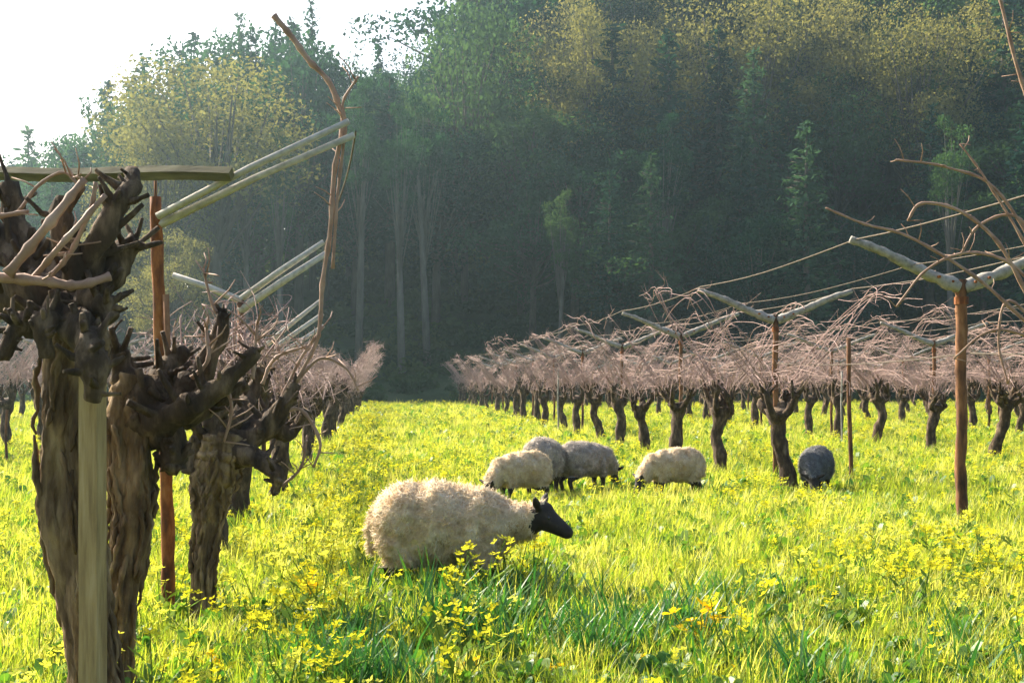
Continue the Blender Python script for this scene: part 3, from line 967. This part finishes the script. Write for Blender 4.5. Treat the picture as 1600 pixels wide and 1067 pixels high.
left_arm_post(12.7, 376, 468, [(372, 470, 506, 378), (374, 486, 510, 396), (378, 470, 270, 430)], 'left-row post with a pale arm rising to the hanging cane')
left_arm_post(18.3, 412, 545, [(408, 546, 500, 470), (408, 560, 505, 490), (410, 574, 506, 509), (412, 548, 330, 510)], 'left-row post with three parallel pale slanting arms')


def wire(pts, label, group, r=.006, mat='wire'):
    m = MB()
    out = []
    for i in range(len(pts) - 1):
        a, b_ = Vector(pts[i]), Vector(pts[i + 1])
        k = 8
        for j in range(k):
            t = j / k
            out.append(a.lerp(b_, t) + Vector((.01 * math.sin(i * 3 + j), 0, -.05 * 4 * t * (1 - t) * min(1, (b_ - a).length / 5.6))))
    out.append(Vector(pts[-1]))
    m.tube(out, r, 5, cap=False)
    o = m.build('trellis_wire', M[mat])
    tag(o, label, 'wire', group)
    return o


ds = [6.0, 11.6, 17.2, 22.8] + DP
ca, sa = math.cos(ROW_RZ), math.sin(ROW_RZ)
for off, z, lb in ((-.93, 2.37, 'upper wire along the left arm tips of the right trellis row'), (.96, 2.36, 'upper wire along the right arm tips of the right trellis row'),
                   (-.45, 2.17, 'wire running midway along the left arms of the right trellis row')):
    wire([row_pt(4.76, d) + Vector((off * ca, off * sa, z)) for d in ds], lb, 'wires of the right trellis row', .0065 if z > 2.2 else .004)
wire([row_pt(4.76, d) + Vector((0, -.05, 1.45)) for d in ds], 'single wire at mid height along the right trellis row posts', 'wires of the right trellis row', .005)
for u, d0, nm in ((9.5, 18.9, 'second'), (14.5, 28.4, 'third')):
    dd = [d0 + 5.6 * i for i in range(8) if d0 + 5.6 * i < 64]
    for off, sd_ in ((-.93, 'left'), (.95, 'right')):
        wire([row_pt(u, d) + Vector((off * ca, off * sa, 2.27)) for d in dd], 'upper wire on the %s side of the %s row right of the sheep' % (sd_, nm), 'wires of the rows behind', .006)
wire([at(556, 206, 6.97), at(508, 380, 12.68), at(503, 472, 18.28)], 'wire joining the slanting arm tips of the left-hand row', 'wires of the left-hand row', .005)

# ------------------------------------------------------------------ sheep
def ell(c, r, rot=0.0):
    return ('e', c, r, rot)


def sheep_mesh(seed, graze, turn=0.0):
    """one continuous body, facing +x, feet at z = 0; returns (body mesh without materials, classify)"""
    bm = bmesh.new()

    def sph(c, r, ry=0.0):
        mt = Matrix.Translation(Vector(c)) @ Matrix.Rotation(ry, 4, 'Y') @ Matrix.Diagonal((*r, 1)) if hasattr(r, '__len__') else Matrix.Translation(Vector(c)) @ Matrix.Scale(r, 4)
        bmesh.ops.create_icosphere(bm, subdivisions=3, radius=1, matrix=mt)

    def chain(pts, n=5):
        P = smooth_path(pts, n * (len(pts) - 1))
        for q in P:
            sph(q[:3], float(q[3]))
    sph((-.03, 0, .415), (.34, .22, .222))
    sph((-.20, 0, .425), (.20, .205, .222))
    sph((.16, 0, .41), (.19, .195, .21))
    sph((-.05, 0, .48), (.25, .18, .168))
    # legs
    for s in (-1, 1):
        chain([(.20, .10 * s, .32, .075), (.22, .095 * s, .19, .042), (.225, .09 * s, .10, .030), (.23, .09 * s, .03, .028)])
        chain([(-.25, .10 * s, .33, .10), (-.20, .105 * s, .25, .070), (-.31, .10 * s, .165, .038), (-.30, .10 * s, .08, .029), (-.285, .10 * s, .03, .029)])
        sph((.245, .09 * s, .018), (.040, .030, .020)); sph((-.27, .10 * s, .018), (.040, .030, .020))
    chain([(-.375, 0, .45, .05), (-.41, 0, .38, .042), (-.41, 0, .28, .03)])
    sy = math.sin(turn)
    if graze:
        chain([(.28, 0, .42, .155), (.40, .05 * sy, .34, .115), (.47, .12 * sy, .25, .088)])
        hp = [(.50, .15 * sy, .215), (.545, .18 * sy, .14), (.575, .20 * sy, .065)]
    else:
        chain([(.22, 0, .43, .16), (.34, .02 * sy, .43, .108), (.44, .05 * sy, .435, .082)])
        hp = [(.515, .08 * sy, .470), (.575, .10 * sy, .435), (.655, .13 * sy, .385)]
    chain([(*hp[0], .072), (*hp[1], .056), (*hp[2], .037)], 4)
    fw = (Vector(hp[2]) - Vector(hp[0])).normalized()
    side = fw.cross(Vector((0, 0, 1))).normalized() if not graze else Vector((0, 1, 0))
    upv = side.cross(fw) if side.cross(fw).z > 0 or graze else -side.cross(fw)
    if graze and upv.x < 0: upv = -upv
    b0 = Vector(hp[0])
    ears = []
    sph(b0 + upv * .028, .058)           # poll
    sph(Vector(hp[1]) - upv * .012, .045)  # jaw
    for s in (-1, 1):                    # ears, pointing sideways and a little back
        e0 = b0 - fw * .025 + side * (.055 * s) + upv * .035
        e1 = e0 + side * (.055 * s) + upv * .03 - fw * .02
        e2 = e1 + side * (.05 * s) + upv * .028 - fw * .012
        ears.append((np.array(e0), np.array(e2)))
        chain([(*e0, .018), (*e1, .024), (*e2, .012)], 5)
    me = bpy.data.meshes.new('tmp')
    bm.to_mesh(me); bm.free()
    o = bpy.data.objects.new('tmp', me); COL.objects.link(o)
    m1 = o.modifiers.new('r', 'REMESH'); m1.mode = 'VOXEL'; m1.voxel_size = .0115
    m2 = o.modifiers.new('s', 'SMOOTH'); m2.iterations = 7; m2.factor = .5
    bpy.context.view_layer.update()
    dg = bpy.context.evaluated_depsgraph_get()
    out = bpy.data.meshes.new_from_object(o.evaluated_get(dg))
    bpy.data.objects.remove(o); bpy.data.meshes.remove(me)
    # wool relief
    h0 = np.array(b0 - fw * .02)
    fwn = np.array(fw)
    co = np.empty(len(out.vertices) * 3); out.vertices.foreach_get('co', co); co = co.reshape(-1, 3)
    nr = np.array([v.normal for v in out.vertices])

    def bare(p):
        t = (p - h0) @ fwn
        rad_ = np.linalg.norm(p - h0 - t[..., None] * fwn, axis=-1)
        on_head = (t > .0) & (rad_ < .105) & (t < .4)
        ear = np.zeros(len(p), bool)
        for a, b in ears:
            ab = b - a
            q = np.clip((p - a) @ ab / (ab @ ab), 0.0, 1)
            ear |= np.linalg.norm(p - a - q[:, None] * ab, axis=-1) < .036
        leg = p[..., 2] < .2
        return (on_head | ear), leg
    hd, lg = bare(co)
    for i in range(len(co)):
        if not (hd[i] or lg[i]):
            p = Vector(co[i])
            a = noise.noise(Vector((p.x * 10, p.y * 10, p.z * 5)) + Vector((seed, 0, 0))) * .024 + noise.noise(p * 26 + Vector((0, seed, 0))) * .011 + noise.noise(p * 55) * .006
            co[i] += nr[i] * a
    out.vertices.foreach_set('co', co.reshape(-1))
    out.update()
    pc = np.array([p.center for p in out.polygons]); hd, lg = bare(pc)
    out.polygons.foreach_set('material_index', np.where(hd | lg, 1, 0).astype(np.int32))
    out.polygons.foreach_set('use_smooth', [True] * len(out.polygons))
    pn = np.array([p.normal for p in out.polygons])
    # locks of wool
    r = np.random.default_rng(int(seed * 10) + 5)
    wi = np.where(~(hd | lg) & (pc[:, 2] > .2))[0]
    n = 21000
    pick = r.choice(wi, n)
    C = pc[pick] + r.normal(0, .005, (n, 3)); N = pn[pick]
    flow = np.array([-.35, 0, -.75])
    T = unit(N * r.uniform(.35, 1.0, (n, 1)) + flow * r.uniform(.1, .9, (n, 1)) + r.normal(0, .38, (n, 3)))
    S = unit(np.cross(T, N) + 1e-4)
    L = r.uniform(.012, .036, (n, 1)); W = r.uniform(.0014, .0034, (n, 1))
    curl = unit(np.cross(N, S) + r.normal(0, .6, (n, 3)))
    v = np.empty((n, 5, 3))
    v[:, 0] = C - S * W; v[:, 1] = C + S * W
    mid = C + T * L * .55
    v[:, 2] = mid + S * W * .8; v[:, 3] = mid - S * W * .8
    v[:, 4] = C + T * L * .9 + curl * L * .35
    idx = np.arange(n) * 5
    f4 = np.stack([idx, idx + 1, idx + 2, idx + 3], -1).tolist(); f3 = np.stack([idx + 3, idx + 2, idx + 4], -1).tolist()
    lk = bpy.data.meshes.new('wool_locks')
    lk.from_pydata(v.reshape(-1, 3).tolist(), [], f4 + f3)
    lk.polygons.foreach_set('use_smooth', [True] * len(lk.polygons))
    vn = unit(np.repeat(N, 5, 0) + r.normal(0, .22, (n * 5, 3)))
    lk.normals_split_custom_set_from_vertices(vn.tolist())
    # eyes
    ey = []
    for s in (-1, 1):
        c = b0 + fw * .045 + side * (.050 * s) + upv * .022
        e = bpy.data.meshes.new('eye')
        bm = bmesh.new(); bmesh.ops.create_uvsphere(bm, u_segments=10, v_segments=8, radius=.0125, matrix=Matrix.Translation(c)); bm.to_mesh(e); bm.free()
        e.materials.append(M['eye']); e.polygons.foreach_set('use_smooth', [True] * len(e.polygons))
        ey.append(e)
    return out, lk, ey


SH = {'up': sheep_mesh(1.0, False, -.35), 'graze': sheep_mesh(2.0, True, .4)}


def sheep(pose, px, d, heading, scale, wool, label, sink=0.0):
    p = at(px, 600, d); p.z = -sink
    o = empty('sheep', p, R(heading))
    o.scale = (scale,) * 3
    body, locks, eyes = SH[pose]
    bme = body.copy(); bme.materials.clear(); bme.materials.append(M[wool]); bme.materials.append(M['face'])
    bme.polygons.foreach_set('material_index', np.array([q.material_index for q in body.polygons], np.int32))
    obj('body', bme, o)
    lm = locks.copy(); lm.materials.clear(); lm.materials.append(M[wool + '_lock'])
    tag(obj('fleece', lm, o), kind='stuff')
    for e in eyes: obj('eye', e, o)
    tag(o, label, 'sheep', 'sheep grazing between the rows')
    return o


sheep('up', 698, 7.85, -6, 1.02, 'wool', 'large cream sheep with a dark face walking right in the foreground')
sheep('graze', 815, 14.4, 212, .80, 'wool', 'cream sheep with its head low, frontmost of the three behind the large sheep')
sheep('graze', 850, 15.5, 75, .95, 'wool_grey', 'greyish sheep standing close behind the frontmost of the three')
sheep('graze', 914, 15.9, 34, .86, 'wool_grey', 'grey sheep seen side on, rightmost of the three behind the large sheep')
sheep('graze', 1054, 15.2, 196, .80, 'wool', 'pale sheep grazing alone with its lowered head to the left')
sheep('graze', 1275, 15.5, 248, .80, 'wool_dark', 'small dark grey sheep grazing beside the second trellis post')

# ------------------------------------------------------------------ meadow
def blade(mb, x, y, a, hgt, w, bend, seg=3):
    dx, dy = math.cos(a), math.sin(a)
    sx, sy = -dy, dx
    prev = None
    b = len(mb.v)
    for i in range(seg):
        t = i / seg
        ww = w * (1 - t * .7)
        ox = bend * t * t
        z = hgt * (t - .18 * bend / max(hgt, .01) * t * t)
        c = Vector((x + dx * ox, y + dy * ox, z))
        mb.v.append(c + Vector((sx, sy, 0)) * ww); mb.v.append(c - Vector((sx, sy, 0)) * ww)
    mb.v.append(Vector((x + dx * bend, y + dy * bend, hgt * (1 - .2 * bend / max(hgt, .01)))))
    for i in range(seg - 1):
        mb.f.append((b + 2 * i, b + 2 * i + 1, b + 2 * i + 3, b + 2 * i + 2))
    mb.f.append((b + 2 * seg - 2, b + 2 * seg - 1, b + 2 * seg))


def grass_tuft(seed, n=18, hh=.16, w=.0032, spread=.07, mat='grass'):
    r = random.Random(seed); m = MB()
    for i in range(n):
        hgt = hh * r.uniform(.5, 1.25)
        blade(m, r.gauss(0, spread * .5), r.gauss(0, spread * .5), r.uniform(0, 6.28), hgt, w * r.uniform(.7, 1.4), hgt * r.uniform(.1, .7))
    return m.mesh('grass_tuft', M[mat], False)


def broad_tuft(seed, n=10):
    r = random.Random(seed); m = MB()
    for i in range(n):
        a = r.uniform(0, 6.28); ln = r.uniform(.06, .13); el = r.uniform(.4, 1.3); w = ln * r.uniform(.16, .26)
        b0 = Vector((r.gauss(0, .03), r.gauss(0, .03), r.uniform(0, .05)))
        dv = Vector((math.cos(a) * math.cos(el), math.sin(a) * math.cos(el), math.sin(el)))
        s = Vector((-math.sin(a), math.cos(a), 0)) * w
        m.v.extend([b0, b0 + dv * ln * .4 + s, b0 + dv * ln * .4 - s, b0 + dv * ln * .8 + s * .7 - Vector((0, 0, .01)), b0 + dv * ln * .8 - s * .7 - Vector((0, 0, .01)), b0 + dv * ln - Vector((0, 0, .025))])
        k = len(m.v) - 6
        m.f.extend([(k, k + 1, k + 2), (k + 1, k + 3, k + 4, k + 2), (k + 3, k + 5, k + 4)])
    return m.mesh('broad_tuft', M['broad'], False)


def shade_strap_tuft(seed):
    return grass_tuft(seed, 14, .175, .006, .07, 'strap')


def blossom(m, c, s, r, n=4):
    """petals round c"""
    ax = Vector((r.gauss(0, .5), r.gauss(0, .5), 1)).normalized()
    a = ax.orthogonal().normalized(); b = ax.cross(a)
    off = r.uniform(0, 6.28)
    for k in range(n):
        w = off + k * 6.283 / n
        d = a * math.cos(w) + b * math.sin(w); e = a * math.cos(w + 1.57) + b * math.sin(w + 1.57)
        m.poly([c, c + d * s * .6 + e * s * .36 + ax * s * .15, c + d * s + ax * s * .25, c + d * s * .6 - e * s * .36 + ax * s * .15])


def mustard(seed):
    r = random.Random(seed)
    st = MB(); pt = MB()
    for k in range(r.randint(2, 4)):
        hgt = r.uniform(.09, .22)
        e = Vector((r.gauss(0, .05), r.gauss(0, .05), hgt))
        st.tube([(r.gauss(0, .015), r.gauss(0, .015), 0), e * .5 + Vector((r.gauss(0, .012), r.gauss(0, .012), 0)), e], [.0026, .002, .0014], 4, cap=False)
        for q in range(r.randint(4, 9)):
            blossom(pt, e + Vector((r.gauss(0, .016), r.gauss(0, .016), r.uniform(-.035, .012))), r.uniform(.010, .018), r)
        for q in range(3):
            f = r.uniform(.15, .75); a = r.uniform(0, 6.28); ln = r.uniform(.03, .08)
            c = e * f; dv = Vector((math.cos(a), math.sin(a), .5)) * ln; s = Vector((-math.sin(a), math.cos(a), 0)) * ln * .18
            st.poly([c, c + dv * .5 + s, c + dv, c + dv * .5 - s])
    # join stems and petals into one two-material mesh
    me = bpy.data.meshes.new('mustard')
    o = len(st.v)
    me.from_pydata([tuple(v) for v in st.v + pt.v], [], st.f + [tuple(i + o for i in f) for f in pt.f])
    me.materials.append(M['stemgreen']); me.materials.append(M['petal'])
    me.polygons.foreach_set('material_index', np.array([0] * len(st.f) + [1] * len(pt.f), np.int32))
    return me


def field_points(bands):
    """bands of (d0, d1, per square metre) over the ground in view and a margin"""
    out = []
    for d0, d1, den in bands:
        half = lambda d: .42 * d + 1.2
        area = (half(d0) + half(d1)) * (d1 - d0)
        n = int(area * den)
        t = rng.uniform(0, 1, n * 2)
        d = d0 + (d1 - d0) * t
        x = rng.uniform(-1, 1, n * 2) * half(d1)
        k = np.abs(x) < half(d)
        out.append(np.stack([x[k], d[k]], -1)[:n])
    return np.concatenate(out)


def patch(xy, f, seed):
    return np.array([noise.noise(Vector((x * f, y * f * .6, seed))) + .5 * noise.noise(Vector((x * f * 2.3, y * f * 1.6, seed + 5))) for x, y in xy])


GRZ = ((695, 7.75, .62), (812, 14.4, .6), (850, 15.5, .6), (918, 15.9, .6), (1054, 15.2, .6), (1274, 15.4, .4))


def finish(name, xy, idx, meshes, smin, smax, label, cat, grow=1.0):
    n = len(xy)
    dist = xy[:, 1]
    s = rng.uniform(smin, smax, n) * (1 + grow * np.clip((dist - 12) / 50, 0, 1))
    s *= .72 + .28 * np.clip((dist - 5) / 4, 0, 1) if name == 'grass' else 1.25 - .25 * np.clip((dist - 7) / 4, 0, 1)
    for gpx, gd, gw in GRZ:         # cropped shorter where the sheep stand
        gx = (gpx - 800) / F * gd
        s *= np.where((np.abs(xy[:, 0] - gx) < gw) & (xy[:, 1] < gd + .4) & (xy[:, 1] > gd - 1.3), 1.18 if gd < 9 else .62, 1)
    rot = np.stack([rng.normal(0, .12, n), rng.normal(0, .12, n), rng.uniform(0, 6.28, n)], -1)
    scl = np.stack([s, s, s * rng.uniform(.8, 1.2, n) / (1 + .35 * grow * np.clip((dist - 12) / 50, 0, 1))], -1)
    return scatter(name, np.concatenate([xy, np.zeros((n, 1))], 1), rot, scl, idx, meshes, label, cat)


gxy = field_points([(4.2, 9, 330), (9, 14, 200), (14, 25, 85), (25, 45, 30), (45, 76, 14)])
pn_ = patch(gxy, .9, 3.0)
gi_ = rng.integers(0, 6, len(gxy))
br_ = rng.random(len(gxy)) < (.14 + .10 * (gxy[:, 1] < 7.6) + .25 * np.clip(-pn_, 0, 1))
gi_[br_] = rng.integers(6, 9, br_.sum())
finish('grass', gxy, gi_, [grass_tuft(s, hh=.10 + .018 * s) for s in range(6)] + [broad_tuft(s) for s in range(3)], .75, 1.3,
       'bright yellow green grass and leaves covering the field', 'grass', 1.4)
# leaf clumps whose dark green carries the shade in the foreground grass
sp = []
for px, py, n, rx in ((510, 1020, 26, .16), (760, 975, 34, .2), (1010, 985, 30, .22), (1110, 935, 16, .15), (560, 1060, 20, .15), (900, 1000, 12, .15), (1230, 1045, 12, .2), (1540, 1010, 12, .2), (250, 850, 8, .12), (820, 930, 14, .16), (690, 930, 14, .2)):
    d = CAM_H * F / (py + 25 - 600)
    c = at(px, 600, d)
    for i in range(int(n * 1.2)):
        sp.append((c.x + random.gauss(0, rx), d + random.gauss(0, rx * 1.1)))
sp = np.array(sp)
finish('shade_strap_leaves', sp, rng.integers(0, 3, len(sp)), [shade_strap_tuft(50 + s) for s in range(3)], .7, 1.15, 'dark green leaf clumps added for the shaded patches of the foreground grass', 'leaves', 0)
mxy = field_points([(4.2, 7.3, 30), (7.3, 9, 52), (9, 14, 64), (14, 25, 36), (25, 45, 14), (45, 76, 6)])
pn_ = patch(mxy, .55, 11.0)
u_ = mxy[:, 0] - VPX * mxy[:, 1]
edge = np.exp(-((u_ + .35) / .45) ** 2)          # strip of flowers along the left-hand row
keep = rng.random(len(mxy)) < np.clip(.13 + .55 * pn_ + .38 * edge, .05, 1)
gr = np.zeros(len(mxy), bool)
for gpx, gd, gw in GRZ:
    gx = (gpx - 800) / F * gd
    gr |= (np.abs(mxy[:, 0] - gx) < gw) & (mxy[:, 1] < gd + .3) & (mxy[:, 1] > gd - .9)
keep &= ~(gr & (rng.random(len(mxy)) < .8))      # grazed around the sheep
mxy = mxy[keep]
finish('mustard_flowers', mxy, rng.integers(0, 6, len(mxy)), [mustard(s) for s in range(6)], .75, 1.25, 'yellow mustard flowers dotted through the grass', 'flowers', 1.0)


# single larger flower heads at the front that can be told apart
def flower_plant(px, py, d, size, label, seed):
    r = random.Random(seed)
    p = at(px, py, d)
    o = empty('yellow_flower', (p.x, d, 0))
    tag(o, label, 'flower', 'large yellow flower heads at the front')
    s = MB(); s.tube([(0, 0, -.02), (.01, 0, p.z * .5), (0, 0, p.z)], [.004, .0032, .0025], 6)
    s.build('stem', M['stemgreen'], o)
    for k in range(3):
        lf = MB(); a = r.uniform(0, 6.28); ln = r.uniform(.07, .13); zz = p.z * r.uniform(.1, .6)
        dv = Vector((math.cos(a), math.sin(a), .7)) * ln; sd_ = Vector((-math.sin(a), math.cos(a), 0)) * ln * .16
        c = Vector((0, 0, zz))
        lf.poly([c, c + dv * .5 + sd_, c + dv - Vector((0, 0, .015)), c + dv * .5 - sd_])
        lf.build('leaf', M['broad'], o)
    for k in range(9):
        b_ = MB()
        c = Vector((r.gauss(0, size * .34), r.gauss(0, size * .3), p.z + r.uniform(-.55, .4) * size))
        blossom(b_, c, size * r.uniform(.24, .36), r, 4); blossom(b_, c + Vector((0, 0, size * .05)), size * .16, r, 4)
        b_.tube([(0, 0, p.z - size * .9), c], [.0016, .0012], 4, cap=False)
        b_.build('blossom', M['petal_gold'], o)


FL = [(1095, 962, 6.35, .15, 'largest golden flower head standing alone at the lower right of centre'),
      (735, 1042, 5.75, .10, 'golden flower head at the bottom edge below the large sheep'),
      (1010, 1035, 5.8, .08, 'small golden flower head at the bottom edge left of the largest one'),
      (568, 985, 6.3, .08, 'pale gold flower head left of the dark leaves below the sheep'),
      (485, 905, 6.9, .08, 'gold flower head in the grass left of the sheep hind leg'),
      (330, 1030, 5.8, .08, 'gold flower head at the bottom left beside the vine trunks'),
      (1155, 1045, 5.75, .08, 'gold flower head at the bottom edge right of the largest one'),
      (860, 1048, 5.7, .07, 'gold flower head at the bottom edge in the middle'),
      (650, 1025, 5.85, .07, 'small gold flower head low and left of the one below the sheep')]
for i, (px, py, d, s, lb) in enumerate(FL):
    flower_plant(px, py, d, s, lb, 70 + i)

# ------------------------------------------------------------------ haze
hz = MB()
x0, x1, y0, y1, z0, z1 = -156, 156, -24, 210, -2.0, 78.0
vs = [(x0, y0, z0), (x1, y0, z0), (x1, y1, z0), (x0, y1, z0), (x0, y0, z1), (x1, y0, z1), (x1, y1, z1), (x0, y1, z1)]
hz.v = [Vector(v) for v in vs]
hz.f = [(3, 2, 1, 0), (4, 5, 6, 7), (0, 1, 5, 4), (1, 2, 6, 5), (2, 3, 7, 6), (3, 0, 4, 7)]
hm, nt, out = new_mat('haze_air')
pv = nt.nodes.new('ShaderNodeVolumePrincipled')
pv.inputs['Color'].default_value = (.56, .79, .88, 1)
pv.inputs['Density'].default_value = .0007
pv.inputs['Anisotropy'].default_value = .75
nt.links.new(pv.outputs['Volume'], out.inputs['Volume'])
ho = hz.build('haze', hm, None, False)
tag(ho, 'thin pale haze hanging in front of the forest', 'haze', kind='stuff')
